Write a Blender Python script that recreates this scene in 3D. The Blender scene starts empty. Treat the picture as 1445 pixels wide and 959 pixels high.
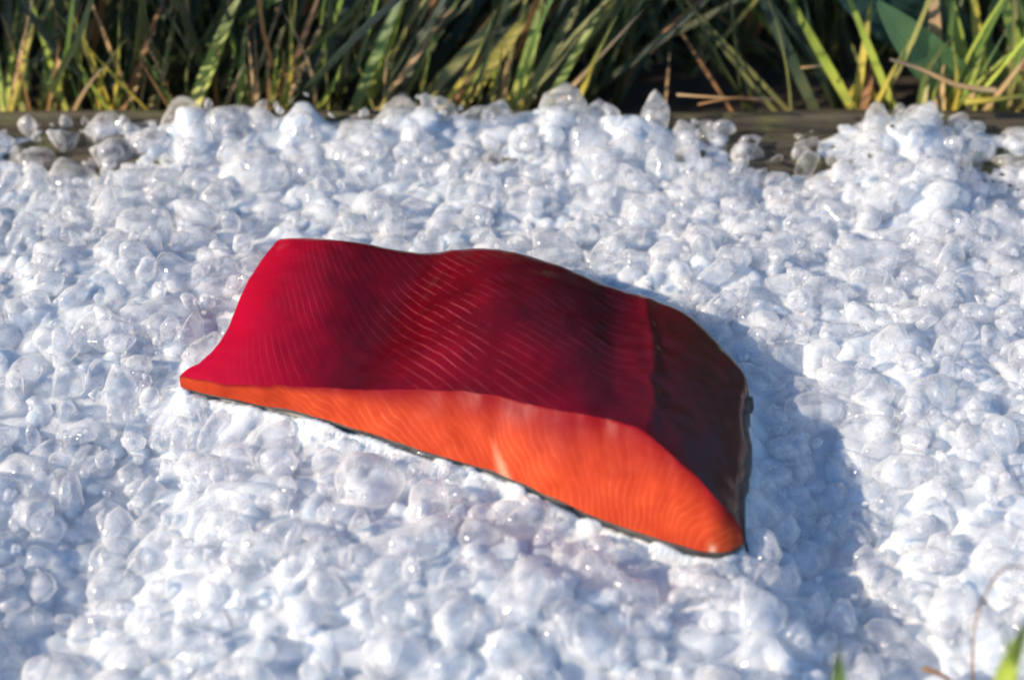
import bpy, bmesh, math, random
import numpy as np
from mathutils import Vector, Matrix, noise

random.seed(11)
rng = np.random.default_rng(11)
R = math.radians
scene = bpy.context.scene
COL = scene.collection

# ------------------------------------------------------------------ camera
PITCH, DIST, HFOV = R(42), 0.66, R(38)
cam_d = bpy.data.cameras.new('camera')
cam = bpy.data.objects.new('camera', cam_d)
COL.objects.link(cam)
CAM = Vector((0, -DIST * math.cos(PITCH), DIST * math.sin(PITCH)))
cam.location = CAM
cam.rotation_euler = (math.pi / 2 - PITCH, 0, 0)
cam_d.sensor_fit = 'HORIZONTAL'
cam_d.angle = HFOV
cam_d.clip_start = 0.01
cam_d.clip_end = 200
cam_d.dof.use_dof = True
cam_d.dof.focus_distance = 0.655
cam_d.dof.aperture_fstop = 5.0
scene.camera = cam

# ------------------------------------------------------------------ sky, sun, exposure
SUN_EL = R(28)
SUN_AZ = R(194)          # direction TO the sun, measured from +x, counter-clockwise
world = bpy.data.worlds.new('World')
scene.world = world
world.use_nodes = True
wn = world.node_tree
bg = wn.nodes['Background']
sky = wn.nodes.new('ShaderNodeTexSky')
sky.sky_type = 'NISHITA'
sky.sun_disc = False
sky.sun_elevation = SUN_EL
sky.sun_rotation = math.pi / 2 - SUN_AZ
sky.air_density = 1.0
sky.dust_density = 0.2
sky.ozone_density = 3.0
bg.inputs['Strength'].default_value = 0.15
wn.links.new(sky.outputs[0], bg.inputs['Color'])
sun_d = bpy.data.lights.new('sun', 'SUN')
sun_d.energy = 5.0
sun_d.angle = R(0.6)
sun_d.color = (1.0, 0.845, 0.655)
sun = bpy.data.objects.new('sun', sun_d)
COL.objects.link(sun)
to_sun = Vector((math.cos(SUN_EL) * math.cos(SUN_AZ), math.cos(SUN_EL) * math.sin(SUN_AZ), math.sin(SUN_EL)))
sun.rotation_euler = to_sun.to_track_quat('Z', 'Y').to_euler()
sun.location = to_sun * 3
vs = scene.view_settings
vs.view_transform = 'Standard'
vs.look = 'None'
vs.gamma = 1.0
vs.exposure = 0.64
vs.use_curve_mapping = False
scene.render.engine = 'CYCLES'
scene.cycles.use_denoising = True
scene.cycles.max_bounces = 10
scene.cycles.diffuse_bounces = 6
scene.cycles.use_adaptive_sampling = True
scene.cycles.adaptive_threshold = 0.03
scene.cycles.sample_clamp_indirect = 4.0
scene.cycles.transmission_bounces = 8
scene.cycles.transparent_max_bounces = 16
scene.cycles.filter_width = 1.9

# ------------------------------------------------------------------ helpers
F_PX = 722.5 / math.tan(HFOV / 2)
FWD = Vector((0, math.cos(PITCH), -math.sin(PITCH)))
UP = Vector((0, math.sin(PITCH), math.cos(PITCH)))


def ray(px, py):
    return FWD + Vector((1, 0, 0)) * ((px - 722.5) / F_PX) - UP * ((py - 479.5) / F_PX)


def on_z(px, py, z=0.0):
    d = ray(px, py)
    return CAM + d * ((z - CAM.z) / d.z)


def on_y(px, py, y):
    d = ray(px, py)
    return CAM + d * ((y - CAM.y) / d.y)


def to_px(p):
    v = Vector(p) - CAM
    w = v.dot(FWD)
    return 722.5 + F_PX * v.x / w, 479.5 - F_PX * v.dot(UP) / w, w


def smooth(a, b, x):
    t = np.clip((x - a) / (b - a), 0, 1)
    return t * t * (3 - 2 * t)


def tag(o, label=None, cat=None, group=None, kind=None):
    if label: o['label'] = label
    if cat: o['category'] = cat
    if group: o['group'] = group
    if kind: o['kind'] = kind
    return o


def link(name, me, parent=None):
    o = bpy.data.objects.new(name, me)
    COL.objects.link(o)
    if parent is not None:
        o.parent = parent
    return o


def empty(name, loc):
    o = bpy.data.objects.new(name, None)
    o.empty_display_size = 0.02
    o.location = loc
    COL.objects.link(o)
    return o


def mesh_np(name, V, F, mat=None, smooth=True, uv=None):
    """V (n,3), F (m,k) with constant k; uv (n,2) per vertex."""
    V = np.asarray(V, dtype=np.float32)
    F = np.asarray(F, dtype=np.int32)
    me = bpy.data.meshes.new(name)
    me.vertices.add(len(V))
    me.vertices.foreach_set('co', V.ravel())
    k = F.shape[1]
    me.loops.add(F.size)
    me.loops.foreach_set('vertex_index', F.ravel())
    me.polygons.add(len(F))
    me.polygons.foreach_set('loop_start', np.arange(0, F.size, k, dtype=np.int32))
    me.update(calc_edges=True)
    if smooth:
        me.polygons.foreach_set('use_smooth', np.ones(len(F), dtype=bool))
    if uv is not None:
        l = me.uv_layers.new(name='UVMap')
        l.data.foreach_set('uv', np.asarray(uv, dtype=np.float32)[F.ravel()].ravel())
    if mat:
        me.materials.append(mat)
    me.validate()
    return me


def grid_faces(nu, nv):
    i, j = np.meshgrid(np.arange(nu - 1), np.arange(nv - 1), indexing='ij')
    a = (i * nv + j).ravel()
    return np.stack([a, a + nv, a + nv + 1, a + 1], 1)


class NT:
    """small node-tree builder"""
    def __init__(s, name):
        s.m = bpy.data.materials.new(name)
        s.m.use_nodes = True
        s.t = s.m.node_tree
        s.b = s.t.nodes['Principled BSDF']
        s.out = s.t.nodes['Material Output']

    def n(s, typ, **kw):
        nd = s.t.nodes.new('ShaderNode' + typ)
        for k, v in kw.items():
            if k in nd.inputs:
                nd.inputs[k].default_value = v
            else:
                setattr(nd, k, v)
        return nd

    def l(s, a, b):
        s.t.links.new(a, b)

    def noise(s, scale, detail=3, rough=0.5, vec=None):
        nd = s.n('TexNoise', Scale=scale, Detail=detail, Roughness=rough)
        if vec is not None: s.l(vec, nd.inputs['Vector'])
        return nd.outputs['Fac']

    def ramp(s, fac, stops):
        nd = s.n('ValToRGB')
        e = nd.color_ramp.elements
        while len(e) < len(stops): e.new(0.5)
        for el, (p, c) in zip(e, stops):
            el.position = p
            el.color = (*c, 1) if len(c) == 3 else c
        s.l(fac, nd.inputs['Fac'])
        return nd.outputs['Color']

    def math(s, op, a, b=None, c=None):
        nd = s.n('Math', operation=op)
        for i, x in enumerate((a, b, c)):
            if x is None: continue
            if isinstance(x, (int, float)): nd.inputs[i].default_value = x
            else: s.l(x, nd.inputs[i])
        return nd.outputs[0]

    def mix(s, fac, a, b, blend='MIX'):
        nd = s.n('Mix', data_type='RGBA', blend_type=blend)
        for i, x in ((0, fac), (6, a), (7, b)):
            if isinstance(x, (int, float)): nd.inputs[i].default_value = x
            elif isinstance(x, tuple): nd.inputs[i].default_value = (*x, 1)
            else: s.l(x, nd.inputs[i])
        return nd.outputs[2]

    def bump(s, h, strength, dist):
        nd = s.n('Bump', Strength=strength, Distance=dist)
        s.l(h, nd.inputs['Height'])
        s.l(nd.outputs[0], s.b.inputs['Normal'])
        return nd


# ------------------------------------------------------------------ materials
def ice_material(name, col, clear, rough, transl):
    """wet ice: a milky body that lets part of the light straight through, clearest where it is seen face-on"""
    t = NT(name)
    p = t.n('NewGeometry').outputs['Position']
    ns = t.noise(170, 2, 0.5, p)
    bp = t.n('Bump', Strength=0.22, Distance=0.0025)
    t.l(ns, bp.inputs['Height'])
    df = t.n('BsdfDiffuse', Color=(*col, 1))
    tr = t.n('BsdfTranslucent', Color=(*col, 1))
    t.l(bp.outputs[0], df.inputs['Normal'])
    t.l(bp.outputs[0], tr.inputs['Normal'])
    m1 = t.n('MixShader')
    m1.inputs[0].default_value = transl
    t.l(df.outputs[0], m1.inputs[1])
    t.l(tr.outputs[0], m1.inputs[2])
    # clear share: lets daylight down into the heap
    tp = t.n('BsdfTransparent', Color=(0.985, 0.99, 1.0, 1))
    lw = t.n('LayerWeight', Blend=0.10)
    mr = t.n('MapRange')
    for k, v in zip((1, 2, 3, 4), (0.35, 0.66, clear, clear * 0.68)): mr.inputs[k].default_value = v
    t.l(ns, mr.inputs[0])
    f = t.math('MULTIPLY', t.math('SUBTRACT', 1.0, lw.outputs['Facing']), mr.outputs[0])
    m2 = t.n('MixShader')
    t.l(f, m2.inputs[0])
    t.l(m1.outputs[0], m2.inputs[1])
    rf = t.n('BsdfRefraction', Color=(0.985, 0.99, 1.0, 1), Roughness=0.06, IOR=1.18)
    t.l(bp.outputs[0], rf.inputs['Normal'])
    m0 = t.n('MixShader')
    m0.inputs[0].default_value = 0.20
    t.l(tp.outputs[0], m0.inputs[1])
    t.l(rf.outputs[0], m0.inputs[2])
    t.l(m0.outputs[0], m2.inputs[2])
    # wet film on top of it all
    gl = t.n('BsdfGlossy', Roughness=rough)
    t.l(bp.outputs[0], gl.inputs['Normal'])
    fr = t.n('LayerWeight', Blend=0.10)
    m3 = t.n('MixShader')
    t.l(t.math('MINIMUM', t.math('MULTIPLY_ADD', fr.outputs['Fresnel'], 0.8, 0.03), 0.22), m3.inputs[0])
    t.l(m2.outputs[0], m3.inputs[1])
    t.l(gl.outputs[0], m3.inputs[2])
    t.l(m3.outputs[0], t.out.inputs['Surface'])
    t.t.nodes.remove(t.b)
    return t.m


ICE = [ice_material('ice_frosted', (0.955, 0.955, 0.958), 0.90, 0.10, 0.45),
       ice_material('ice_milky', (0.955, 0.955, 0.958), 0.95, 0.08, 0.5),
       ice_material('ice_clear', (0.955, 0.955, 0.958), 1.0, 0.08, 0.5)]


def bed_material():
    t = NT('packed_ice')
    p = t.n('NewGeometry').outputs['Position']
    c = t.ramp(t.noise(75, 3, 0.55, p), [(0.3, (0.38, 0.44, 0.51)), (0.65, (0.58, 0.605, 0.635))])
    t.l(c, t.b.inputs['Base Color'])
    t.b.inputs['Roughness'].default_value = 0.18
    t.b.inputs['IOR'].default_value = 1.31
    t.b.inputs['Subsurface Weight'].default_value = 1.0
    t.b.inputs['Subsurface Radius'].default_value = (0.8, 1.0, 1.25)
    t.b.inputs['Subsurface Scale'].default_value = 0.007
    t.bump(t.noise(420, 3, 0.6, p), 0.4, 0.0015)
    return t.m


BED = bed_material()


def soil_material():
    t = NT('soil')
    p = t.n('NewGeometry').outputs['Position']
    c = t.ramp(t.noise(35, 6, 0.65, p), [(0.3, (0.018, 0.013, 0.009)), (0.55, (0.045, 0.032, 0.02)), (0.75, (0.08, 0.062, 0.038))])
    t.l(c, t.b.inputs['Base Color'])
    t.b.inputs['Roughness'].default_value = 0.9
    t.bump(t.noise(160, 5, 0.7, p), 1.0, 0.006)
    return t.m


def wood_material():
    t = NT('weathered_wood')
    p = t.n('NewGeometry').outputs['Position']
    mp = t.n('Mapping')
    mp.inputs['Scale'].default_value = (6, 160, 160)
    t.l(p, mp.inputs['Vector'])
    g = t.noise(1.0, 5, 0.65, mp.outputs[0])
    c1 = t.ramp(g, [(0.3, (0.022, 0.017, 0.011)), (0.5, (0.065, 0.052, 0.034)), (0.72, (0.13, 0.11, 0.075))])
    moss = t.ramp(t.noise(45, 4, 0.6, p), [(0.5, (0, 0, 0)), (0.66, (1, 1, 1))])
    c = t.mix(moss, c1, (0.10, 0.10, 0.035))
    t.l(c, t.b.inputs['Base Color'])
    t.b.inputs['Roughness'].default_value = 0.7
    t.bump(g, 1.0, 0.006)
    return t.m


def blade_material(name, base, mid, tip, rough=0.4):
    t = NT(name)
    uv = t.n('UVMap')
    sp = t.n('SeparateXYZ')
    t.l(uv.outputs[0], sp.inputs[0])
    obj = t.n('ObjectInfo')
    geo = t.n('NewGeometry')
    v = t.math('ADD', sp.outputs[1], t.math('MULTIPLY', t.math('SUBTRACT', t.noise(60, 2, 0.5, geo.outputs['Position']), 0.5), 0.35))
    c = t.ramp(v, [(0.08, base), (0.38, mid), (0.85, tip)])  # pale base is the leaf's own; dark tips hold painted shade
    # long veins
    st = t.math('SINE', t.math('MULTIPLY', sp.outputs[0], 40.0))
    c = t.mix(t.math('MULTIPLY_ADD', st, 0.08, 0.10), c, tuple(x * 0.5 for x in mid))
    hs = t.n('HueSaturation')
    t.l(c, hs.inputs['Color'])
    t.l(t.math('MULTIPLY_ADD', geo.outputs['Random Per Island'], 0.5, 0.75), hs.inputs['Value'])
    t.l(hs.outputs[0], t.b.inputs['Base Color'])
    t.b.inputs['Roughness'].default_value = rough
    tr = t.n('BsdfTranslucent')
    t.l(hs.outputs[0], tr.inputs['Color'])
    mx = t.n('MixShader')
    mx.inputs[0].default_value = 0.36
    t.l(t.b.outputs[0], mx.inputs[1])
    t.l(tr.outputs[0], mx.inputs[2])
    t.l(mx.outputs[0], t.out.inputs['Surface'])
    t.bump(st, 0.25, 0.0006)
    return t.m


GM = {
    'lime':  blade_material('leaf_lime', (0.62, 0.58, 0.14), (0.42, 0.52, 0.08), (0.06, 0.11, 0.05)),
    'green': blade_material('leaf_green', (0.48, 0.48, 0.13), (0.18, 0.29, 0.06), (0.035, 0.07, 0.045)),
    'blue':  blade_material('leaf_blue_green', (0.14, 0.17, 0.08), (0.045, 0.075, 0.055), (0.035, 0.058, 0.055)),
    'dark':  blade_material('leaf_shaded', (0.09, 0.10, 0.03), (0.026, 0.044, 0.02), (0.02, 0.035, 0.022)),  # this kind and the blue one are darkened with painted shade
    'tan':   blade_material('leaf_dry_tan', (0.66, 0.48, 0.25), (0.58, 0.38, 0.18), (0.22, 0.18, 0.13), 0.6),
    'yellow': blade_material('leaf_yellow', (0.70, 0.58, 0.13), (0.66, 0.52, 0.08), (0.14, 0.18, 0.05)),
    'brown': blade_material('leaf_brown', (0.42, 0.23, 0.09), (0.34, 0.17, 0.07), (0.14, 0.08, 0.045), 0.6),
    'olive': blade_material('leaf_olive', (0.46, 0.41, 0.15), (0.28, 0.28, 0.09), (0.10, 0.11, 0.05)),
}

# ------------------------------------------------------------------ ground
soil = soil_material()
GZ = -0.035
n = 160
lin = np.sign(np.linspace(-1, 1, n)) * np.abs(np.linspace(-1, 1, n)) ** 3.2 * 60
X, Y = np.meshgrid(lin, lin, indexing='ij')
Z = np.array([[GZ + 0.006 * noise.noise((x * 14, y * 14, 3)) for y in lin] for x in lin])
g = link('ground', mesh_np('ground', np.stack([X, Y, Z], -1).reshape(-1, 3), grid_faces(n, n), soil))
tag(g, 'dark soil under the grass', kind='structure')

# weathered board along the back of the ice
nu, ny = 260, 14
xs = np.linspace(-1.15, 1.15, nu)
prof = []
BY0, BY1, BZ = 0.146, 0.199, -0.009
for t_ in np.linspace(0, 1, 20): prof.append((BY0 + (BY1 - BY0) * t_, BZ))
prof = [(BY0 - 0.0, GZ - .005), (BY0, BZ - .006), (BY0 + .002, BZ - .002)] + prof[1:-1] + [(BY1 - .002, BZ - .002), (BY1, BZ - .006), (BY1, GZ - .005)]
V = []
for x in xs:
    for k, (y, z) in enumerate(prof):
        dz = 0.0022 * noise.noise((x * 7, y * 90, 1)) + 0.0012 * noise.noise((x * 30, y * 260, 5))
        V.append((x, y + 0.002 * noise.noise((x * 9, 0, 8 + (k > 10))), z + (dz if 1 <= k <= len(prof) - 2 else 0)))
board = link('timber_board', mesh_np('timber_board', V, grid_faces(nu, len(prof)), wood_material()))
tag(board, 'weathered brown timber board lying between the ice and the grass', 'board')

# ------------------------------------------------------------------ salmon fillet: outline sections
#  front-bottom px, ridge px, back-edge px, ridge height, back height
SEC = [
    ((257, 549), (254, 530), (398, 331), .006, .010),
    ((330, 564), (320, 541), (440, 330), .008, .013),
    ((430, 585), (420, 544), (505, 335), .011, .014),
    ((520, 613), (510, 549), (590, 350), .014, .010),
    ((610, 641), (600, 549), (648, 345), .019, .014),
    ((700, 668), (690, 556), (705, 346), .024, .018),
    ((790, 709), (775, 576), (785, 367), .028, .017),
    ((860, 738), (850, 589), (860, 397), .031, .015),
    ((920, 759), (905, 606), (920, 415), .032, .0135),
    ((965, 773), (960, 652), (975, 440), .027, .012),
    ((1000, 781), (1006, 697), (1020, 484), .020, .010),
    ((1030, 777), (1033, 727), (1048, 518), .012, .008),
    ((1046, 766), (1046, 747), (1055, 552), .006, .005),
]
F3 = np.array([on_z(*s[0], 0.0) for s in SEC])
R3 = np.array([on_z(*s[1], s[3]) for s in SEC])
B3 = np.array([on_z(*s[2], s[4]) for s in SEC])


def catmull(P, m):
    P = np.asarray(P)
    k = len(P)
    t = np.linspace(0, k - 1, m)
    i = np.clip(t.astype(int), 0, k - 2)
    f = (t - i)[:, None]
    p0 = P[np.clip(i - 1, 0, k - 1)]; p1 = P[i]; p2 = P[i + 1]; p3 = P[np.clip(i + 2, 0, k - 1)]
    return 0.5 * ((2 * p1) + (-p0 + p2) * f + (2 * p0 - 5 * p1 + 4 * p2 - p3) * f ** 2 + (-p0 + 3 * p1 - 3 * p2 + p3) * f ** 3)


NU, NV = 180, 60
Fc, Rc, Bc = catmull(F3, NU), catmull(R3, NU), catmull(B3, NU)
U = np.linspace(0, 1, NU)[:, None]
S = U * 12                       # section coordinate
Vv = np.linspace(0, 1, NV)[None, :]


def bump1(x, c, w):
    return np.exp(-((x - c) / w) ** 2)


CREASE = np.array([0.30 * noise.noise((v * 5, 1.7, 0)) + 0.12 * noise.noise((v * 17, 4.1, 0)) for v in Vv[0]])[None, :]


def top_surface():
    P = Rc[:, None, :] * (1 - Vv[..., None]) + Bc[:, None, :] * Vv[..., None]
    # the concave left edge
    bow = on_z(312, 486, .008) - (Vector(R3[0]) * 0.70 + Vector(B3[0]) * 0.30)
    w = (bump1(Vv, 0.30, 0.26) * np.clip(Vv / 0.12, 0, 1)) * np.exp(-(S / 1.1) ** 2)
    P[..., 0] += w * bow.x * 0.95
    P[..., 1] += w * bow.y * 0.95
    # swell and dips of the flesh
    arch = np.sin(np.pi * np.clip(Vv, 0, 1)) ** 0.8
    z = arch * (0.0025 + 0.0045 * bump1(S, 5.2, 1.4) - 0.0048 * bump1(S, 2.85, 0.8) + 0.003 * bump1(S, 1.2, 0.8))
    z = z + 0.0012 * bump1(S + (Vv - .5) * 0.4 + CREASE, 8.05, 0.16) * arch ** 0.5
    z = z - 0.003 * bump1(S, 7.2, 0.5) * arch
    # rounded shoulders
    z = z - 0.0002 * (np.clip(1 - Vv / 0.06, 0, 1) ** 2) * np.clip(S / 2, 0, 1) - 0.003 * (np.clip(1 - (1 - Vv) / 0.07, 0, 1) ** 2)
    P[..., 2] += z
    for i in range(NU):
        for j in range(NV):
            q = P[i, j]
            P[i, j, 1] += (0.0009 * noise.noise((q[0] * 120, 5.0, 2)) if j == 0 else 0)
            P[i, j, 2] += 0.0007 * noise.noise((q[0] * 55, q[1] * 55, 2)) + 0.0004 * noise.noise((q[0] * 160, q[1] * 160, 7))
    return P


def end_ragged(P):
    w = smooth(10.6, 12.0, S) * np.ones(P.shape[:2])
    for i in range(NU):
        if w[i, 0] > 0:
            for j in range(P.shape[1]):
                y = P[i, j, 1]
                P[i, j, 0] += w[i, j] * (0.0022 * noise.noise((y * 45, 3.3, 0)) + 0.0011 * noise.noise((y * 160, 8.3, 0)))
    return P


TOP = end_ragged(top_surface())
RIDGE = TOP[:, 0, :]


def cut_surface():
    P = RIDGE[:, None, :] * (1 - Vv[..., None]) + Fc[:, None, :] * Vv[..., None]
    d = Fc - RIDGE
    h = np.linalg.norm(d, axis=1)[:, None]
    tang = np.gradient(RIDGE, axis=0)
    nrm = np.cross(d, tang)
    nrm /= np.linalg.norm(nrm, axis=1)[:, None] + 1e-9
    sgn = np.where(nrm[:, 2:3] < 0, -1, 1)
    nrm = nrm * sgn
    bulge = (np.sin(np.pi * Vv ** 0.8)) * h * 0.035
    P = P + nrm[:, None, :] * bulge[..., None]
    for i in range(NU):
        for j in range(1, NV - 1):
            q = P[i, j]
            P[i, j] += nrm[i] * 0.0006 * noise.noise((q[0] * 90, q[1] * 90, q[2] * 90))
    return P


CUT = cut_surface()
_c = end_ragged(CUT.copy())
CUT[:, 1:] = _c[:, 1:]


def flesh_nodes(t, line_attr, wob, sc):
    at = t.n('Attribute', attribute_name=line_attr)
    geo = t.n('NewGeometry')
    p = geo.outputs['Position']
    ph = t.math('ADD', at.outputs['Fac'], t.math('MULTIPLY', t.math('SUBTRACT', t.noise(sc, 2, 0.5, p), 0.5), wob))
    s = t.math('SINE', t.math('MULTIPLY', ph, 2 * math.pi))
    return s, p


def top_material():
    t = NT('red_flesh')
    s, p = flesh_nodes(t, 'muscle', 1.1, 26)
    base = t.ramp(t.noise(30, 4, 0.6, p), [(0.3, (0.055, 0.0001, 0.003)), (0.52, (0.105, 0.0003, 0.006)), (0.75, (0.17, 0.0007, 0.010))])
    # the rear end turns to a darker brown red
    at = t.n('Attribute', attribute_name='brown_end')
    fr = t.n('Attribute', attribute_name='lit_end_crease')
    base = t.mix(fr.outputs['Fac'], base, (0.43, 0.002, 0.026))  # thin end painted brighter as if sunlit, plus the pink crease line
    ma = t.n('Attribute', attribute_name='slope_shade')
    base = t.mix(ma.outputs['Fac'], base, (0.028, 0.0005, 0.004))  # shade of the slopes facing away from the sun, painted into the flesh
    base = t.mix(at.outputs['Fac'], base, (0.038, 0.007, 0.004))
    line = t.ramp(s, [(0.62, (0, 0, 0)), (1.0, (1, 1, 1))])
    brk = t.ramp(t.noise(42, 4, 0.65, p), [(0.40, (0, 0, 0)), (0.66, (1, 1, 1))])
    f = t.math('MULTIPLY', t.math('MULTIPLY', line, brk), t.math('MULTIPLY', t.n('Attribute', attribute_name='lines').outputs['Fac'], 0.42))
    c = t.mix(f, base, (0.52, 0.09, 0.11))
    t.l(c, t.b.inputs['Base Color'])
    t.b.inputs['Roughness'].default_value = 0.27
    t.b.inputs['Specular IOR Level'].default_value = 0.2
    t.b.inputs['Subsurface Weight'].default_value = 0.25
    t.b.inputs['Subsurface Radius'].default_value = (1.0, 0.15, 0.1)
    t.b.inputs['Subsurface Scale'].default_value = 0.003
    h = t.math('ADD', t.math('MULTIPLY', t.math('MULTIPLY', s, brk), 0.012), t.math('MULTIPLY', t.noise(140, 4, 0.6, p), 0.6))
    t.bump(h, 0.2, 0.0011)
    return t.m


def cut_material():
    t = NT('orange_flesh')
    s, p = flesh_nodes(t, 'muscle', 4.2, 45)
    base = t.ramp(t.noise(45, 4, 0.6, p), [(0.3, (0.32, 0.024, 0.008)), (0.7, (0.49, 0.062, 0.018))])
    line = t.ramp(s, [(0.55, (0, 0, 0)), (1.0, (1, 1, 1))])
    lb = t.ramp(t.noise(48, 3, 0.6, p), [(0.35, (0, 0, 0)), (0.7, (1, 1, 1))])
    c = t.mix(t.math('MULTIPLY', t.math('MULTIPLY', line, lb), 0.25), base, (0.76, 0.22, 0.09))
    ed = t.n('Attribute', attribute_name='edge')
    e2 = t.math('ADD', ed.outputs['Fac'], t.math('MULTIPLY', t.math('SUBTRACT', t.noise(70, 3, 0.6, p), 0.5), 0.5))
    c = t.mix(t.ramp(e2, [(0.15, (0, 0, 0)), (0.95, (1, 1, 1))]), c, (0.20, 0.006, 0.010))
    fat = t.n('Attribute', attribute_name='fat')
    c = t.mix(fat.outputs['Fac'], c, (0.78, 0.48, 0.32))
    t.l(c, t.b.inputs['Base Color'])
    t.b.inputs['Roughness'].default_value = 0.4
    t.b.inputs['Subsurface Weight'].default_value = 0.3
    t.b.inputs['Subsurface Radius'].default_value = (1.0, 0.3, 0.12)
    t.b.inputs['Subsurface Scale'].default_value = 0.004
    h = t.math('ADD', t.math('MULTIPLY', s, 0.05), t.math('MULTIPLY', t.noise(160, 4, 0.6, p), 0.7))
    t.bump(h, 0.2, 0.0011)
    t.b.inputs['Specular IOR Level'].default_value = 0.06
    t.b.inputs['Coat Weight'].default_value = 0.0
    t.b.inputs['Coat Roughness'].default_value = 0.15
    return t.m


def skin_material():
    t = NT('fish_skin')
    p = t.n('NewGeometry').outputs['Position']
    v = t.n('TexVoronoi', Scale=520.0)
    t.l(p, v.inputs['Vector'])
    c = t.ramp(t.noise(60, 3, 0.6, p), [(0.35, (0.018, 0.018, 0.018)), (0.7, (0.10, 0.095, 0.09))])
    t.l(c, t.b.inputs['Base Color'])
    t.b.inputs['Roughness'].default_value = 0.5
    t.b.inputs['Specular IOR Level'].default_value = 0.2
    t.bump(v.outputs['Distance'], 0.15, 0.0005)
    return t.m


def fattr(me, name, arr):
    a = me.attributes.new(name, 'FLOAT', 'POINT')
    a.data.foreach_set('value', np.asarray(arr, dtype=np.float32).ravel())


fillet = empty('salmon_fillet', on_z(700, 600, 0))
tag(fillet, 'raw salmon fillet with dark red top and orange cut side lying on the ice', 'fish fillet')
bpy.context.view_layer.update()
FO = np.array(fillet.location)


def part(name, P, mat, attrs=None, flip=False):
    a, b = P.shape[:2]
    f = grid_faces(a, b)
    if flip: f = f[:, ::-1]
    me = mesh_np(name, (P - FO).reshape(-1, 3), f, mat)
    for k, v in (attrs or {}).items(): fattr(me, k, v)
    return link(name, me, fillet)


# muscle line phase on the top: slope eases from steep (left) to shallow (right)
sl = np.interp(S[:, 0], [0, 1.2, 2.2, 3.2, 4.5, 6, 7.2, 8, 12], [2.2, 2.1, 1.7, 1.25, 0.95, 0.55, 0.12, 0.35, 1.4])
Lx = np.concatenate([[0], np.cumsum(np.linalg.norm(np.diff(Rc, axis=0), axis=1))])
Sx = np.concatenate([[0], np.cumsum(0.5 * (sl[1:] + sl[:-1]) * np.diff(Lx))])
wid = np.linalg.norm(Bc - Rc, axis=1)[:, None]
phase_top = ((1 - Vv) * wid - Sx[:, None] * 0.8) / 0.0058
brown_end = np.clip((S + 0 * Vv - 7.7) / 1.6, 0, 1) * 0.85 * np.ones_like(Vv)
slope_shade = 0.97 * np.maximum(bump1(S + 0.5 * Vv, 7.1, 1.55) * (0.55 + 0.45 * Vv), 0.55 * bump1(S - 0.6 * Vv, 2.7, 0.55))  # where shade is painted: centre-right slope and the dip on the left
lit_end_crease = 0.09 * bump1(S + (Vv - .5) * 0.4 + CREASE, 8.0, 0.07) + 0.85 * np.clip(1 - (S + 0.9 * (Vv - 0.5)) / 2.6, 0, 1) * np.ones_like(Vv)  # lighter line along the crease, and painted sunlight on the thin end
lines = (0.85 * bump1(S + 0.9 * (Vv - .5), 4.1, 1.0) + 0.35 * bump1(S, 1.6, 0.7) + 0.22 * bump1(S, 6.6, 1.2) + 0.16 * bump1(S, 9.5, 1.0)) * (0.45 + 0.55 * np.sin(np.pi * Vv))
part('flesh', TOP, top_material(), {'lines': lines, 'muscle': phase_top, 'brown_end': brown_end, 'slope_shade': slope_shade, 'lit_end_crease': lit_end_crease}, flip=True)
hgt = np.linalg.norm(Fc - RIDGE, axis=1)[:, None]
kk = np.interp(S[:, 0], [0, 4, 6.5, 9, 12], [-1.6, -0.9, -0.15, 0.8, 1.3])[:, None]
phase_cut = (Lx[:, None] + kk * Vv * hgt) / 0.0046
edge = np.clip(1 - Vv / np.interp(S[:, 0], [0, 3, 6, 9, 12], [0.22, 0.35, 0.85, 0.42, 0.7])[:, None], 0, 1) * np.ones_like(S)
fatp = np.clip(1.15 - np.sqrt(((S - 5.15 + (1 - Vv) * 0.35) / (0.02 + 0.20 * np.clip(Vv - 0.45, 0, 1))) ** 2) , 0, 1) * np.clip((Vv - 0.5) / 0.35, 0, 1) * 0.45
fatp = np.maximum(fatp, 0.75 * bump1(S, 10.15, 0.16) * bump1(Vv, 0.93, 0.1))
part('cut_face', CUT, cut_material(), {'muscle': phase_cut, 'edge': edge, 'fat': fatp})

# skin: wraps the underside, shows as a dark rim along the front foot, the thick end and the back
sk = skin_material()
back_out = Bc.copy(); back_out[:, 2] = -0.010
back_out[:, 1] -= 0.004
rows = []
rim = smooth(4.0, 7.5, S[:, 0])
fo = Fc.copy(); fo[:, 1] -= 0.0002 + 0.0005 * rim; fo[:, 2] += 0.0002
fo2 = fo.copy(); fo2[:, 2] -= 0.0006 + 0.0010 * rim; fo2[:, 1] -= 0.0002
mid = 0.5 * (Fc + back_out); mid[:, 2] = -0.012
f_in = Fc.copy(); f_in[:, 1] += 0.0006; f_in[:, 2] += 0.0006
b_in = TOP[:, -1, :].copy()
b_o = b_in.copy(); b_o[:, 1] += 0.0006; b_o[:, 2] -= 0.0030
rows = np.stack([f_in, fo, fo2, mid, back_out, b_o, b_in], 1)
part('skin', rows, sk)
# the thick end: dark skin edge closing the section
endc = TOP[-1, :, :]
e0 = np.concatenate([CUT[-1, ::-1, :][:-1], endc])
out = np.stack([e0, e0 + np.array([0.0016, 0, -0.0006]), e0 * np.array([1, 1, 0]) + np.array([0.0026, -0.0004, -0.004]),
                e0 * np.array([1, 1, 0]) + np.array([-0.004, 0, -0.012])], 1)
part('end_skin', out, sk)
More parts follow.
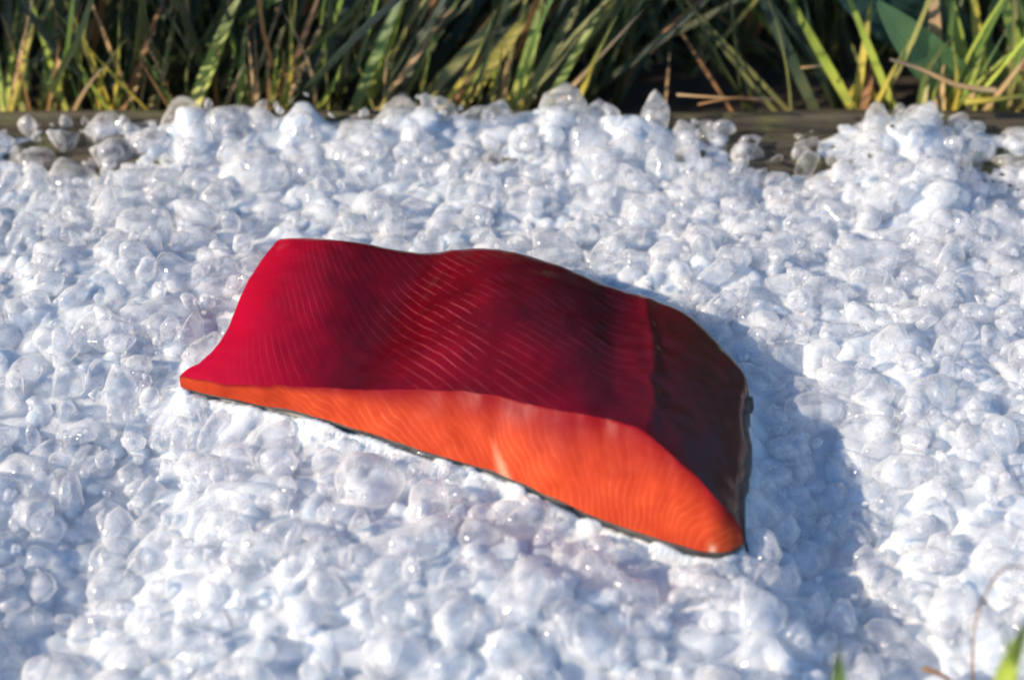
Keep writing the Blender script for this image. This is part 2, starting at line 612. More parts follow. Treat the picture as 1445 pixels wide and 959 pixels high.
# thin end closed with flesh
s0 = np.concatenate([CUT[0, ::-1, :][:-1], TOP[0, :, :]])
cl = np.stack([s0, s0 + np.array([-0.0004, 0, -0.0012]), s0 * np.array([1, 1, 0]) + np.array([0.002, 0, -0.006])], 1)
tm = bpy.data.materials['red_flesh']
part('thin_edge', cl, tm, {'muscle': np.zeros(cl.shape[:2]), 'brown_end': np.zeros(cl.shape[:2]), 'lit_end_crease': np.full(cl.shape[:2], 0.6), 'slope_shade': np.zeros(cl.shape[:2]), 'lines': np.zeros(cl.shape[:2])}, flip=True)

# ------------------------------------------------------------------ ice
FOOT = np.concatenate([Fc[:, :2], Bc[::-1, :2], TOP[0, -6:4:-1, :2]])


def seg_dist(px, py, poly):
    d = np.full(px.shape, 1e9)
    for a, b in zip(poly, np.roll(poly, -1, 0)):
        ab = b - a
        L2 = ab @ ab
        if L2 < 1e-12: continue
        t = np.clip(((px - a[0]) * ab[0] + (py - a[1]) * ab[1]) / L2, 0, 1)
        d = np.minimum(d, np.hypot(px - a[0] - t * ab[0], py - a[1] - t * ab[1]))
    return d


def inside(px, py, poly):
    c = np.zeros(px.shape, bool)
    for a, b in zip(poly, np.roll(poly, -1, 0)):
        cond = ((a[1] > py) != (b[1] > py))
        xi = (b[0] - a[0]) * (py - a[1]) / (b[1] - a[1] + 1e-15) + a[0]
        c ^= cond & (px < xi)
    return c


POLY = FOOT[::6]


def sdist(x, y):
    x = np.asarray(x, float); y = np.asarray(y, float)
    d = seg_dist(x, y, POLY)
    return np.where(inside(x, y, POLY), -d, d)


def G(x, y, px, py, sx, sy, a):
    c = on_z(px, py, 0)
    return a * np.exp(-(((x - c.x) / sx) ** 2 + ((y - c.y) / sy) ** 2))


BACK = 0.190


def back_edge(x):
    """y of the rear limit of the ice, wavy, with a bite on the right where the board shows"""
    e = BACK + 0.004 * np.sin(x * 31 + 1.0) + 0.003 * np.sin(x * 77)
    e = e + 0.003 * smooth(-0.20, -0.16, x) * smooth(0.10, 0.06, x)
    e = e - 0.011 * np.exp(-((x - 0.145) / 0.045) ** 2) - 0.002 * smooth(-0.185, -0.235, x)
    e = e - 0.020 * np.exp(-((x - 0.29) / 0.035) ** 2)
    e = e + 0.010 * np.exp(-((x - 0.205) / 0.018) ** 2)
    return e


def H(x, y):
    """upper envelope of the ice"""
    x = np.asarray(x, float); y = np.asarray(y, float)
    h = np.zeros_like(x)
    h += G(x, y, 560, 830, .085, .05, .012) + G(x, y, 1085, 862, .022, .022, .013) + G(x, y, 800, 860, .05, .03, .006)
    h += G(x, y, 170, 700, .03, .06, -.010) + G(x, y, 30, 880, .05, .05, -.010)
    h += G(x, y, 1180, 700, .045, .06, -.013) + G(x, y, 1260, 830, .05, .04, -.010)
    h += G(x, y, 1000, 370, .05, .02, .006) + G(x, y, 130, 380, .07, .05, .006)
    h += G(x, y, 1250, 500, .03, .03, .006) + G(x, y, 1400, 620, .04, .08, .004)
    # crest along the back
    h += (0.001 + 0.006 * smooth(-0.20, -0.15, x) * smooth(0.10, 0.05, x)) * np.exp(-((y - (back_edge(x) - 0.014)) / 0.026) ** 2)
    for px, py, a, s in ((270, 168, .014, .009), (430, 168, .013, .009), (595, 172, .012, .010), (790, 170, .012, .007), (350, 172, -.005, .009), (510, 172, -.005, .009),
                         (895, 175, .008, .011), (1290, 190, .019, .015), (1320, 260, .012, .02), (690, 190, -.006, .012),
                         (1120, 225, -.010, .025), (1420, 230, -.010, .02), (100, 210, -.008, .03)):
        h += G(x, y, px, py, s, s * 0.9, a)
    # settle around the fillet
    d = sdist(x, y)
    near = np.exp(-(np.maximum(d, 0) / 0.016) ** 2)
    h = h * (1 - near) + near * -0.001
    front = (d > -0.004) & (d < 0.02)
    h = np.where(d < 0, np.minimum(h, -0.003) - np.minimum(-d, 0.02) * 0.35, h)
    # falls to the soil all round
    edge = np.minimum.reduce([back_edge(x) - y, x + 0.62, 0.60 - x, y + 0.262 + 0.012 * np.sin(x * 23) - 0.05 * smooth(0.10, 0.22, x)])
    h = h - 0.030 * smooth(0.014, -0.018, edge)
    return h, edge


def nugget_mesh(k, sub):
    bm = bmesh.new()
    bmesh.ops.create_icosphere(bm, subdivisions=sub, radius=1)
    rr = random.Random(900 + k)
    off = rr.random() * 100
    flats = [(Vector((rr.gauss(0, 1), rr.gauss(0, 1), rr.gauss(0, 1))).normalized(), rr.uniform(0.42, 0.8)) for _ in range(rr.choice((5, 7, 9)))]
    for v in bm.verts:
        d = v.co.normalized()
        r = 1 + 0.30 * noise.noise(d * 1.1 + Vector((off, 0, 0))) + 0.13 * noise.noise(d * 2.6 + Vector((0, off, 0))) + 0.05 * noise.noise(d * 5 + Vector((0, 0, off))) * 0.6
        p = d * r
        for nn, lim in flats:
            q = p.dot(nn)
            if q > lim: p -= nn * (q - lim) * 0.88
        v.co = p
    me = bpy.data.meshes.new('ice_nugget')
    bm.to_mesh(me)
    bm.free()
    me.polygons.foreach_set('use_smooth', np.ones(len(me.polygons), bool))
    return me


NVAR = 14
hi = [nugget_mesh(k, 3) for k in range(NVAR)]
for k, m in enumerate(hi): m.materials.append(ICE[(0, 1, 0, 2, 1)[k % 5]])
lo = [nugget_mesh(k + 50, 2) for k in range(10)]
tiny = [nugget_mesh(k + 80, 1) for k in range(6)]


def arr(me):
    v = np.empty(len(me.vertices) * 3, np.float32); me.vertices.foreach_get('co', v)
    f = np.empty(len(me.polygons) * 3, np.int32); me.polygons.foreach_get('vertices', f)
    return v.reshape(-1, 3), f.reshape(-1, 3)


lo_a, tiny_a = [arr(m) for m in lo], [arr(m) for m in tiny]


def scatter(count, rmin, rmax, gap, xr=(-0.60, 0.585), yr=(-0.275, 0.19), seed=1, skew=1.6):
    rg = random.Random(seed)
    out, cell = [], {}
    cs = rmax * 2
    tries = 0
    while len(out) < count and tries < count * 40:
        tries += 1
        x, y = rg.uniform(*xr), rg.uniform(*yr)
        r = rmin + (rmax - rmin) * rg.random() ** skew
        cx, cy = int(x / cs + 100), int(y / cs + 100)
        ok = True
        for i in (-1, 0, 1):
            for j in (-1, 0, 1):
                for (a, b, c) in cell.get((cx + i, cy + j), ()):
                    if (a - x) ** 2 + (b - y) ** 2 < (gap * (c + r)) ** 2:
                        ok = False; break
                if not ok: break
            if not ok: break
        if ok:
            cell.setdefault((cx, cy), []).append((x, y, r))
            out.append((x, y, r))
    return np.array(out)


def settle(A, seed, sink=(0.55, 1.3)):
    rg = np.random.default_rng(seed)
    h, e = H(A[:, 0], A[:, 1])
    d = sdist(A[:, 0], A[:, 1])
    r = A[:, 2]
    z = h - r * rg.uniform(*sink, len(A))
    # keep clear of the fillet: nothing pokes through it
    z = np.where((d < r * 1.0) & (d > -0.004), np.minimum(z, -r * np.where((rg.random(len(A)) < 0.4) & (A[:, 0] > -0.04), 0.55, 0.95) + 0.0005), z)
    keep = (e > -0.004) & (d > -0.006) & (z + r > h - 0.0085)
    # thin cover near the ragged back and right side
    thin = np.clip(1 - (e / 0.02), 0, 1) * 0.45
    keep &= rg.random(len(A)) > thin
    return np.column_stack([A[:, :2], z, r])[keep]


def rotm(rg):
    q = rg.normal(size=4); q /= np.linalg.norm(q)
    w, x, y, z = q
    return np.array([[1 - 2 * (y * y + z * z), 2 * (x * y - z * w), 2 * (x * z + y * w)],
                     [2 * (x * y + z * w), 1 - 2 * (x * x + z * z), 2 * (y * z - x * w)],
                     [2 * (x * z - y * w), 2 * (y * z + x * w), 1 - 2 * (x * x + y * y)]])


big = settle(scatter(1250, 0.0088, 0.0210, 0.56, seed=3, skew=1.7), 31, (0.66, 1.15))
med = settle(scatter(4600, 0.0042, 0.0095, 0.56, seed=4, skew=1.2), 32, (0.5, 1.25))
small = settle(scatter(1800, 0.0014, 0.0036, 0.6, seed=5, skew=1.3), 33, (0.0, 1.6))

# the 300 that show largest become things of their own
score = []
for i, (x, y, z, r) in enumerate(big):
    px, py, w = to_px((x, y, z))
    infr = -15 < px < 1460 and 120 < py < 975
    h, _ = H(np.array([x]), np.array([y]))
    expo = (z + r - h[0]) / r
    score.append((r / w * (0.6 + 0.5 * expo)) if infr else -1)
order = np.argsort(-np.array(score))
things = set(int(i) for i in order[:300] if score[i] > 0)

rg = np.random.default_rng(77)


def zone(x, y):
    px, py, _ = to_px((x, y, 0))
    d = float(sdist(np.array([x]), np.array([y]))[0])
    if y > back_edge(np.array([x]))[0] - 0.030:
        if x > 0.16: return 'on the white heap beside the broad leaf'
        if x > 0.09: return 'beside the bare patch of brown board'
        return 'on the crest of ice against the grass'
    if d < 0.022:
        if px > 1040: return 'touching the blunt dark end of the fillet'
        if px < 330 and py < 620: return 'touching the thin pointed end of the fillet'
        if py > 540: return 'just under the orange cut side of the fillet'
        return 'just behind the red back edge of the fillet'
    if px > 1050 and py > 540 and px < 1270: return 'in the blue shaded hollow past the blunt fillet end'
    if py > 560 and px < 250: return 'in the low dip beyond the thin end of the fillet'
    if py > 560 and px <= 1050: return 'on the white mound in front of the orange cut side'
    if px > 1050: return 'on the open ice between the blunt end and the board'
    if px < 330: return 'on the open ice between the thin end and the grass'
    return 'on the open ice between the red fillet and the grass'


best = {}
for i in sorted(things):
    x, y, z, r = big[i]
    sc = rg.uniform(0.66, 1.34, 3)
    sc = sc / sc.mean()
    k = int(rg.integers(NVAR))
    o = bpy.data.objects.new('ice_nugget', hi[k])
    COL.objects.link(o)
    o.location = (x, y, z)
    o.scale = tuple(sc * r)
    o.rotation_euler = Matrix(rotm(rg).tolist()).to_euler()
    zn = zone(x, y)
    size = 'large' if r > 0.0130 else 'small'
    shape = 'long' if sc.max() / sc.min() > 1.5 else 'rounded'
    look = 'clear' if k % 5 == 3 else 'frosty'
    tag(o, f'{size} {shape} {look} ice nugget {zn}', 'ice nugget', f'ice nuggets {zn}')


def merged(name, rows, srcs, mats, label, seed):
    rg = np.random.default_rng(seed)
    VV, FF, MI, base = [], [], [], 0
    for (x, y, z, r) in rows:
        v, f = srcs[int(rg.integers(len(srcs)))]
        s = rg.uniform(0.5, 1.55, 3)
        VV.append((v * s * r) @ rotm(rg).T + np.array([x, y, z]))
        FF.append(f + base)
        MI.append(np.full(len(f), int(rg.choice(len(mats), p=[0.5, 0.3, 0.2]))))
        base += len(v)
    me = mesh_np(name, np.concatenate(VV), np.concatenate(FF))
    for m in mats: me.materials.append(m)
    me.polygons.foreach_set('material_index', np.concatenate(MI).astype(np.int32))
    return tag(link(name, me), label, kind='stuff')


rest = np.array([big[i] for i in range(len(big)) if i not in things])

# packed bed: lumps of ice melted into one another
CELL = 0.0011
bx = np.concatenate([np.arange(-0.66, -0.36, 0.003), np.arange(-0.36, 0.36, CELL), np.arange(0.36, 0.64, 0.003)])
by = np.arange(-0.30, 0.215, CELL)
X, Y = np.meshgrid(bx, by, indexing='ij')
hh, ee = H(X.ravel(), Y.ravel())
hh = (hh - 0.0095).reshape(X.shape)
ee = ee.reshape(X.shape)
KS = 0.0030
acc = np.exp(np.clip(hh / KS, -60, 60))
rgb_ = np.random.default_rng(12)
for (x, y, z, r) in np.concatenate([rest, med]):
    ra = r * rgb_.uniform(1.05, 1.5); rb = r * rgb_.uniform(0.7, 1.0); an = rgb_.uniform(0, math.pi)
    i0, i1 = np.searchsorted(bx, (x - ra, x + ra)); j0, j1 = np.searchsorted(by, (y - ra, y + ra))
    if i1 <= i0 or j1 <= j0: continue
    dx, dy = X[i0:i1, j0:j1] - x, Y[i0:i1, j0:j1] - y
    u = (dx * math.cos(an) + dy * math.sin(an)) / ra
    v = (-dx * math.sin(an) + dy * math.cos(an)) / rb
    q = 1 - (u * u + v * v)
    tx, ty = rgb_.normal(0, 0.22, 2)
    zt = z - 0.0105 + r * 0.95 * np.sqrt(np.clip(q, 0, 1)) + tx * dx + ty * dy
    acc[i0:i1, j0:j1] += np.where(q > 0.02, np.exp(np.clip(zt / KS, -60, 60)), 0)
hh = KS * np.log(acc)
hh = np.where((Y > 0.14) & (hh > 0.0035), 0.0035 + 0.3 * (hh - 0.0035), hh)      # the crest is loose nuggets, not packed ice
dd = sdist(X.ravel(), Y.ravel()).reshape(X.shape)
hh = hh + 0.0062 * np.exp(-(np.maximum(dd, 0) / 0.009) ** 2)
lip = 0.0014 + 0.0042 * np.array([noise.noise((x * 70, y * 70, 21)) for x, y in zip(X.ravel(), Y.ravel())]).reshape(X.shape)
hh = np.where(dd < 0.003, np.minimum(hh + 0.002, np.where(dd > -0.001, lip, -0.001 - np.clip(-dd, 0, 0.02) * 0.4)), hh)
hh = hh + np.array([0.0006 * noise.noise((x * 130, y * 130, 4)) for x, y in zip(X.ravel(), Y.ravel())]).reshape(X.shape)
hh = np.where(ee < -0.014, np.minimum(hh, GZ - 0.004), hh)
bed = link('crushed_ice', mesh_np('crushed_ice', np.stack([X, Y, hh], -1).reshape(-1, 3), grid_faces(*X.shape), BED))
tag(bed, 'bed of wet crushed ice melted together under the loose nuggets', kind='stuff')
pick = med[np.random.default_rng(8).random(len(med)) < 0.45]
merged('loose_ice', np.concatenate([rest, pick]), lo_a, ICE, 'loose ice pieces lying between the larger nuggets', 5)
merged('ice_chips', small, tiny_a, ICE, 'fine ice chips scattered over the crushed ice', 6)

# ------------------------------------------------------------------ grass
def blade_verts(base, tip, width, bend=0.0, side=Vector((0, -1, 0)), nseg=9, fold=0.25, taper=1.6, droop=0.0):
    """a folded tapering blade from base to tip; returns verts, faces, uv"""
    base, tip = Vector(base), Vector(tip)
    ax = tip - base
    L = ax.length
    lat = ax.normalized().cross(side).normalized()
    nor = lat.cross(ax.normalized()).normalized()
    V, UVs = [], []
    for i in range(nseg + 1):
        t = i / nseg
        c = base + ax * t + lat * bend * L * math.sin(math.pi * t) + Vector((0, 0, -droop * L * t * t))
        w = width * 0.5 * max(0.04, (0.72 + 0.5 * t if t < 0.35 else 0.895) * (1 - max(0, (t - 0.35) / 0.65) ** taper))
        V += [c - lat * w + nor * w * fold, c - nor * w * fold * 0.3, c + lat * w + nor * w * fold]
        UVs += [(0, t), (0.5, t), (1, t)]
    return np.array(V), grid_faces(nseg + 1, 3), np.array(UVs)


def clump(name, label, blades, fill=0, fill_kinds=('green',), seed=0, cat='grass', group=None, lean=(0.0, 0.0), hgt=(0.10, 0.2), spread=0.02):
    """blades: (base px, tip px, depth y, width px, colour, bend[, tip depth offset])"""
    rr = random.Random(seed)
    B = []
    for b in blades:
        (p0, p1, yb, wpx, kind, bend) = b[:6]
        dy = b[6] if len(b) > 6 else 0.02
        b0 = on_y(*p0, yb)
        b1 = on_y(*p1, yb + dy)
        if not (len(b) > 7):
            # run the blade on past the frame and down to the soil
            ax = (b1 - b0)
            if ax.z > 0.01 and b0.z > GZ:
                b0 = b0 - ax * min((b0.z - GZ) / ax.z, 0.6)
            b1 = b1 + ax * b_ext(rr)
        wid = 1.55 * wpx / F_PX * (b0 - CAM).length
        B.append((b0, b1, wid, kind, bend))
    cx = sum(b[0].x for b in B) / len(B)
    cy = sum(b[0].y for b in B) / len(B)
    for _ in range(fill):
        x, y = cx + rr.gauss(0, spread), cy + abs(rr.gauss(0, 0.014)) + 0.004
        h = rr.uniform(*hgt)
        b0 = Vector((x, y, GZ))
        b1 = b0 + Vector((lean[0] * h + rr.gauss(0, 0.22) * h, lean[1] * h + rr.gauss(0, 0.15) * h, h))
        B.append((b0, b1, rr.uniform(0.0018, 0.0042), rr.choice(fill_kinds), rr.gauss(0, 0.05)))
    for _ in range(9 if fill > 4 else 0):
        x, y = cx + rr.gauss(0, spread * 1.1), rr.uniform(0.203, 0.216)
        h = rr.uniform(0.045, 0.095)
        b0 = Vector((x, y, GZ))
        b1 = b0 + Vector((lean[0] * h * 0.7 + rr.gauss(0, 0.3) * h, rr.gauss(0, 0.1) * h, h))
        B.append((b0, b1, rr.uniform(0.0018, 0.0036), rr.choice(('lime', 'yellow', 'tan', 'olive', 'green', 'brown')), rr.gauss(0, 0.06)))
    root = empty(name, (cx, cy, GZ))
    ro = np.array(root.location)
    for (b0, b1, wid, kind, bend) in B:
        s = Vector((rr.gauss(-0.85, 0.3), -1, rr.gauss(0.3, 0.2)))
        V, Fa, UVs = blade_verts(b0, b1, wid, bend, s)
        link('blade', mesh_np('blade', V - ro, Fa, GM[kind], uv=UVs), root)
    tag(root, label, cat, group)
    return root


def b_ext(rr):
    return rr.uniform(0.35, 0.9)


FK = ('green', 'blue', 'dark', 'dark', 'olive')
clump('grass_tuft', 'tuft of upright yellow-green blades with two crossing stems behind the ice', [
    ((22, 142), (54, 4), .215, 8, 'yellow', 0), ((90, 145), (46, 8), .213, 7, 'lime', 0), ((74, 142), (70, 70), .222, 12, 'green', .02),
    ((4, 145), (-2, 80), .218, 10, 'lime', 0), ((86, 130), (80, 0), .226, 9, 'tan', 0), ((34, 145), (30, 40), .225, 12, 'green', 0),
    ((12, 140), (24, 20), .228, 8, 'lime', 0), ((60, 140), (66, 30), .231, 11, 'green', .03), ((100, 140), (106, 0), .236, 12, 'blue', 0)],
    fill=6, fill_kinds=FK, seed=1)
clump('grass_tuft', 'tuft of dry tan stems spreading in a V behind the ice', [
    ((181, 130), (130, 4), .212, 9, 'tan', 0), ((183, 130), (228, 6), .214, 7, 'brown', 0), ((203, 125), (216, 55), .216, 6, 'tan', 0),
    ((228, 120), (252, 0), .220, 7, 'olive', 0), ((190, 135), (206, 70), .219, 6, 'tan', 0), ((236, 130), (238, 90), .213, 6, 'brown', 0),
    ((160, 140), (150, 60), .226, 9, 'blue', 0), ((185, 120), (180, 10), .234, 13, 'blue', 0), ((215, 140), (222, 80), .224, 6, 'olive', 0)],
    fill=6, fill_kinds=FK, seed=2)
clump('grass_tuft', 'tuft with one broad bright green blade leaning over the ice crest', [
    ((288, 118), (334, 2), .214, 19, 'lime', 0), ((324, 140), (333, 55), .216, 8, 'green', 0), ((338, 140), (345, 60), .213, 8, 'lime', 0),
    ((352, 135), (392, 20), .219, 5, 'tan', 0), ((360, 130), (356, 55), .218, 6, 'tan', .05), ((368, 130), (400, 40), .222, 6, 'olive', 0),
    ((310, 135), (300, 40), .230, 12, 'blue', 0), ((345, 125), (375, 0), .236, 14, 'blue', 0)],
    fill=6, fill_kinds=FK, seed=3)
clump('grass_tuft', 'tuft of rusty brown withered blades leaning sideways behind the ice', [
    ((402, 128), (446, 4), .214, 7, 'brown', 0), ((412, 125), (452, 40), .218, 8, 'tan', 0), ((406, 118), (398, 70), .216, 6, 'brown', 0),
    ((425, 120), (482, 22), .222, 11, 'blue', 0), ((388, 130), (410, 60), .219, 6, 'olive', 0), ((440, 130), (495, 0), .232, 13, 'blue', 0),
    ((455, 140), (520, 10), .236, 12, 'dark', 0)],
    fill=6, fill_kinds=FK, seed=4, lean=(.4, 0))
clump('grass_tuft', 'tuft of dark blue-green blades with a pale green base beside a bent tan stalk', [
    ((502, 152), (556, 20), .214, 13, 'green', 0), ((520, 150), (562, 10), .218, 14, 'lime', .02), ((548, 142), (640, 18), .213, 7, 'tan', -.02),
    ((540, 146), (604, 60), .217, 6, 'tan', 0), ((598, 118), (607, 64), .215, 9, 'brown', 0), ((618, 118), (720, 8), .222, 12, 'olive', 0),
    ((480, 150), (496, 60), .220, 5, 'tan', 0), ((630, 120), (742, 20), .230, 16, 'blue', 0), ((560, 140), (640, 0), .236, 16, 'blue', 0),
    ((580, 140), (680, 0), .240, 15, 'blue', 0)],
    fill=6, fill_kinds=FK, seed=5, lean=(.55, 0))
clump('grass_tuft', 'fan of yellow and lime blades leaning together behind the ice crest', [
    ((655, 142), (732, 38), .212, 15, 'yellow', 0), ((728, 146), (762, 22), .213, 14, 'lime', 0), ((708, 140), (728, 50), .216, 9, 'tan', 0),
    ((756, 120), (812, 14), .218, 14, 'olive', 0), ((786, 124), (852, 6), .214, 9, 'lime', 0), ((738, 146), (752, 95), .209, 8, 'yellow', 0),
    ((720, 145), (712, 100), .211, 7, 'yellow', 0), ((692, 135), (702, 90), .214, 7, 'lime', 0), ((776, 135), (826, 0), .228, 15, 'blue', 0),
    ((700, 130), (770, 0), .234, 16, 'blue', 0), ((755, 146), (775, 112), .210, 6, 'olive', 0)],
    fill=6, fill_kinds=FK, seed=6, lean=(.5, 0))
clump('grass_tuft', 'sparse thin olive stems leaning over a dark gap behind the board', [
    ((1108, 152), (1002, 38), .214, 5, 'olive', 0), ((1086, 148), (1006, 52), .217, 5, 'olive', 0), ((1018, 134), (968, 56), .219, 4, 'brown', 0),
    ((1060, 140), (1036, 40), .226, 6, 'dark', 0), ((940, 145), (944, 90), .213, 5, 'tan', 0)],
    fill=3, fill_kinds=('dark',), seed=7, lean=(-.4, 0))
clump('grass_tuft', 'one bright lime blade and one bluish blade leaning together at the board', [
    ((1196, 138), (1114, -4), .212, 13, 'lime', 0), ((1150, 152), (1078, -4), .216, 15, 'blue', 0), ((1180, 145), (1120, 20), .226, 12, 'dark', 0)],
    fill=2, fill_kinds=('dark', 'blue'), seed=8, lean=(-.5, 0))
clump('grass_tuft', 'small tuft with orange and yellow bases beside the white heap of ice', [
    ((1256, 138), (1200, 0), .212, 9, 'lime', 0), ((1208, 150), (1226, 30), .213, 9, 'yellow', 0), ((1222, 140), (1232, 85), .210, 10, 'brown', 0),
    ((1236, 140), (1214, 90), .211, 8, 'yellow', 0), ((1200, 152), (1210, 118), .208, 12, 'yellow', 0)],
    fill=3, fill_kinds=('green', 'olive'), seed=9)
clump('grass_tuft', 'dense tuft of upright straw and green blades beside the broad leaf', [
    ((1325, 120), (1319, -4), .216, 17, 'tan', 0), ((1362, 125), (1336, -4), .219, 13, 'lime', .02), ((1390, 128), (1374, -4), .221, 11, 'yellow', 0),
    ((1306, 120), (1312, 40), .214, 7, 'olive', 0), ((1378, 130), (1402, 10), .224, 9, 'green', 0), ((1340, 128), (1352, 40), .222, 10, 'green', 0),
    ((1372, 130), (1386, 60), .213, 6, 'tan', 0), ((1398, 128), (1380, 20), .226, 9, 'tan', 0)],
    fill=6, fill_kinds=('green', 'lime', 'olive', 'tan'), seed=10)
clump('grass_tuft', 'tuft of lime blades with a curled brown stalk at the corner of the ice', [
    ((1450, 130), (1416, -4), .216, 14, 'lime', 0), ((1436, 125), (1412, 62), .214, 6, 'brown', .12), ((1424, 130), (1432, 20), .220, 9, 'olive', 0),
    ((1462, 130), (1440, 0), .222, 12, 'green', 0), ((1440, 132), (1450, 30), .226, 8, 'tan', 0)],
    fill=6, fill_kinds=('green', 'lime', 'olive', 'brown'), seed=11)

# flattened stems lying on the board
def lying(label, pts, wpx, kind, y):
    P = [on_z(*p, z) for p, z in pts]
    root = empty('dry_stem', P[0])
    ro = np.array(root.location)
    V, Fa = [], None
    ns = 10
    C = catmull(np.array(P), 14)
    rad = wpx / F_PX * 0.72 * 0.5
    for i, c in enumerate(C):
        tg = C[min(i + 1, 13)] - C[max(i - 1, 0)]
        tg /= np.linalg.norm(tg)
        a = np.cross(tg, (0, 0, 1)); a /= np.linalg.norm(a); b = np.cross(a, tg)
        r = rad * (1 - 0.5 * i / 13)
        for k in range(ns + 1):
            an = 2 * math.pi * k / ns
            V.append(c + a * math.cos(an) * r + b * math.sin(an) * r)
    UVs = [(k / ns, i / 13) for i in range(14) for k in range(ns + 1)]
    me = mesh_np('stem', np.array(V) - ro, grid_faces(14, ns + 1), GM[kind], uv=UVs)
    link('stem', me, root)
    return tag(root, label, 'dry stem')


lying('thick tan dead stem resting slantwise above the white heap of ice', [((1405, 128), .012), ((1350, 120), .014), ((1300, 98), .020), ((1256, 84), .024)], 10, 'tan', .2)
lying('yellow-green stem lying flat along the corner of the board', [((1362, 144), .004), ((1400, 141), .006), ((1470, 132), .010)], 13, 'yellow', .2)
lying('long pale straw lying along the board under the dark gap', [((955, 134), .004), ((1020, 138), .005), ((1095, 140), .004)], 5, 'tan', .2)
lying('short brown straw crossing the board by the dark gap', [((985, 148), .002), ((1040, 138), .006), ((1080, 146), .003)], 5, 'brown', .2)
lying('short tan straw sticking out flat under the lime blade', [((1130, 96), .01), ((1160, 93), .012)], 4, 'tan', .2)

# broad-leaved plant behind the straw tuft
root = empty('broad_leaf_plant', on_z(1400, 110, GZ))
ro = np.array(root.location)


def broad_leaf(b, t, width, mat, side, droop):
    V, UVs = [], []
    b, t = Vector(b), Vector(t)
    ax = t - b
    L = ax.length
    lat = ax.normalized().cross(side).normalized()
    nor = lat.cross(ax.normalized())
    nw = 9
    for i in range(15):
        f = i / 14
        w = width * 0.5 * (math.sin(math.pi * min(1, f * 0.93 + 0.06)) ** 0.75)
        c = b + ax * f + nor * droop * L * math.sin(math.pi * f)
        for k in range(nw):
            s = k / (nw - 1) * 2 - 1
            V.append(c + lat * w * s + nor * (0.18 * w * abs(s) + 0.04 * w * math.sin(f * 22 + s)))
            UVs.append((k / (nw - 1), f))
    link('leaf', mesh_np('leaf', np.array(V) - ro, grid_faces(15, nw), mat, uv=UVs), root)


bl1 = blade_material('broad_leaf_pale', (0.12, 0.24, 0.07), (0.15, 0.28, 0.10), (0.07, 0.15, 0.07), 0.45)
bl2 = blade_material('broad_leaf_deep', (0.03, 0.075, 0.045), (0.02, 0.055, 0.04), (0.02, 0.05, 0.04), 0.4)
broad_leaf(on_y(1385, 150, .226), on_y(1238, 2, .224), 0.024, bl1, Vector((-0.4, -1, 0.4)), 0.08)
broad_leaf(on_y(1390, 70, .245), on_y(1170, -25, .250), 0.036, bl2, Vector((0, -1, 0.3)), 0.08)
broad_leaf(on_y(1420, 120, .25), on_y(1330, 30, .26), 0.02, bl1, Vector((0.3, -1, 0.2)), 0.1)
tag(root, 'plant with broad smooth green leaves behind the straw-coloured tuft', 'plant')

# foreground sprigs growing at the near rim of the ice
clump('grass_tuft', 'single short dark green blade tip poking up at the near rim of the ice', [
    ((1186, 1010), (1183, 908), -.215, 17, 'green', 0, .004, 1), ((1200, 1040), (1196, 965), -.222, 16, 'green', 0, .004, 1)], seed=20)
clump('grass_tuft', 'bright lime blades rising beside the thin dark stalk at the near rim', [
    ((1400, 1000), (1455, 862), -.225, 18, 'lime', 0, .01, 1), ((1436, 1010), (1412, 872), -.222, 10, 'lime', .03, .004, 1),
    ((1400, 1010), (1440, 915), -.22, 11, 'green', 0, .004, 1), ((1450, 1000), (1490, 860), -.22, 13, 'lime', 0, .004, 1)], seed=21)
lying('thin dark bent stalk arching over the near corner of the ice', [((1376, 1000), -.02), ((1372, 945), .004), ((1379, 868), .035), ((1418, 800), .052), ((1470, 812), .045)], 3.2, 'brown', 0)
lying('short brown straw on the ice near the bent stalk', [((1302, 942), .003), ((1325, 950), .003), ((1350, 966), .002)], 6, 'brown', 0)


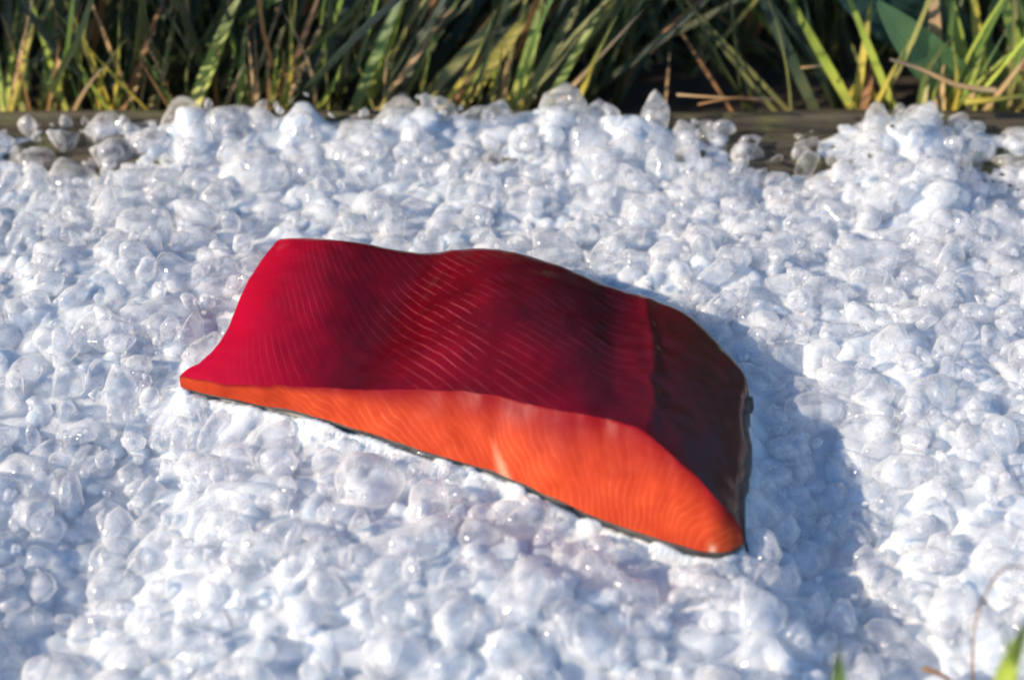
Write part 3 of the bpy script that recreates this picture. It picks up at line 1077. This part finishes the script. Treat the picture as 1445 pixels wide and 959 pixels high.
# the mass of grass behind and around
def field(name, label, boxes, seed, kinds):
    rr = random.Random(seed)
    VV, FF, UU, MI, base = [], [], [], [], 0
    for (x0, x1, y0, y1, cnt, h0, h1, lx) in boxes:
        for _ in range(cnt):
            x, y = rr.uniform(x0, x1), y0 + (y1 - y0) * rr.random() ** 1.3
            h = rr.uniform(h0, h1)
            b0 = Vector((x, y, GZ - 0.003))
            lean = lx + rr.gauss(0, 0.35)
            b1 = b0 + Vector((lean * h, rr.gauss(0, 0.25) * h, h))
            V, Fa, UVs = blade_verts(b0, b1, rr.uniform(0.0024, 0.0062), rr.gauss(0, 0.06), Vector((rr.gauss(0, 0.8), -1, 0.2)), nseg=5)
            VV.append(V); FF.append(Fa + base); UU.append(UVs)
            MI.append(np.full(len(Fa), rr.choices(range(len(kinds)), [k[1] for k in kinds])[0]))
            base += len(V)
    me = mesh_np(name, np.concatenate(VV), np.concatenate(FF), uv=np.concatenate(UU))
    for k in kinds: me.materials.append(GM[k[0]])
    me.polygons.foreach_set('material_index', np.concatenate(MI).astype(np.int32))
    return tag(link(name, me), label, kind='stuff')


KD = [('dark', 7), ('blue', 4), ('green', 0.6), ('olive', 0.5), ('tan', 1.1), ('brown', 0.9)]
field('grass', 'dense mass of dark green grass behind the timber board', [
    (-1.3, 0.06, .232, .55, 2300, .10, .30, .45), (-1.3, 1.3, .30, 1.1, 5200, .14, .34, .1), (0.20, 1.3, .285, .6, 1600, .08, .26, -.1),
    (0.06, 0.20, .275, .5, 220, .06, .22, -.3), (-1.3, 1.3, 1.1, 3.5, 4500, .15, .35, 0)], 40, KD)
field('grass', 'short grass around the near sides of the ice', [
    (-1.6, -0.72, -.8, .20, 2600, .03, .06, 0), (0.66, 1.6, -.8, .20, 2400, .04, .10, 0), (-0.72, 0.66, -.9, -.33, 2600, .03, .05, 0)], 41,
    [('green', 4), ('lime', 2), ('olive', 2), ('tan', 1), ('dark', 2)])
field('shade_grass', 'tall dark grass added out of view to shade the grass behind the board', [(-1.5, -0.50, .27, .95, 4200, .40, .70, .05)], 43, [('dark', 4), ('blue', 3), ('green', 2), ('olive', 1)])  # added off to the left to cast shade over the grass behind
# bits of soil and dead leaf on the ice edge
rr = random.Random(5)
VV, FF, base = [], [], 0
for _ in range(34):
    px, py = rr.choice(((1100, 205), (1180, 205), (1400, 240), (90, 195), (1150, 190), (970, 170)))
    p = on_z(px + rr.gauss(0, 35), py + rr.gauss(0, 10), 0)
    h, _e = H(np.array([p.x]), np.array([p.y]))
    v, f = tiny_a[rr.randrange(6)]
    VV.append(v * rr.uniform(0.0006, 0.0020) * np.array([1.5, 1, .6]) + np.array([p.x, p.y, max(h[0] - .001, BZ + .001)]))
    FF.append(f + base); base += len(v)
tag(link('soil_crumbs', mesh_np('soil_crumbs', np.concatenate(VV), np.concatenate(FF), soil)), 'dark crumbs of soil along the back of the ice', kind='stuff')
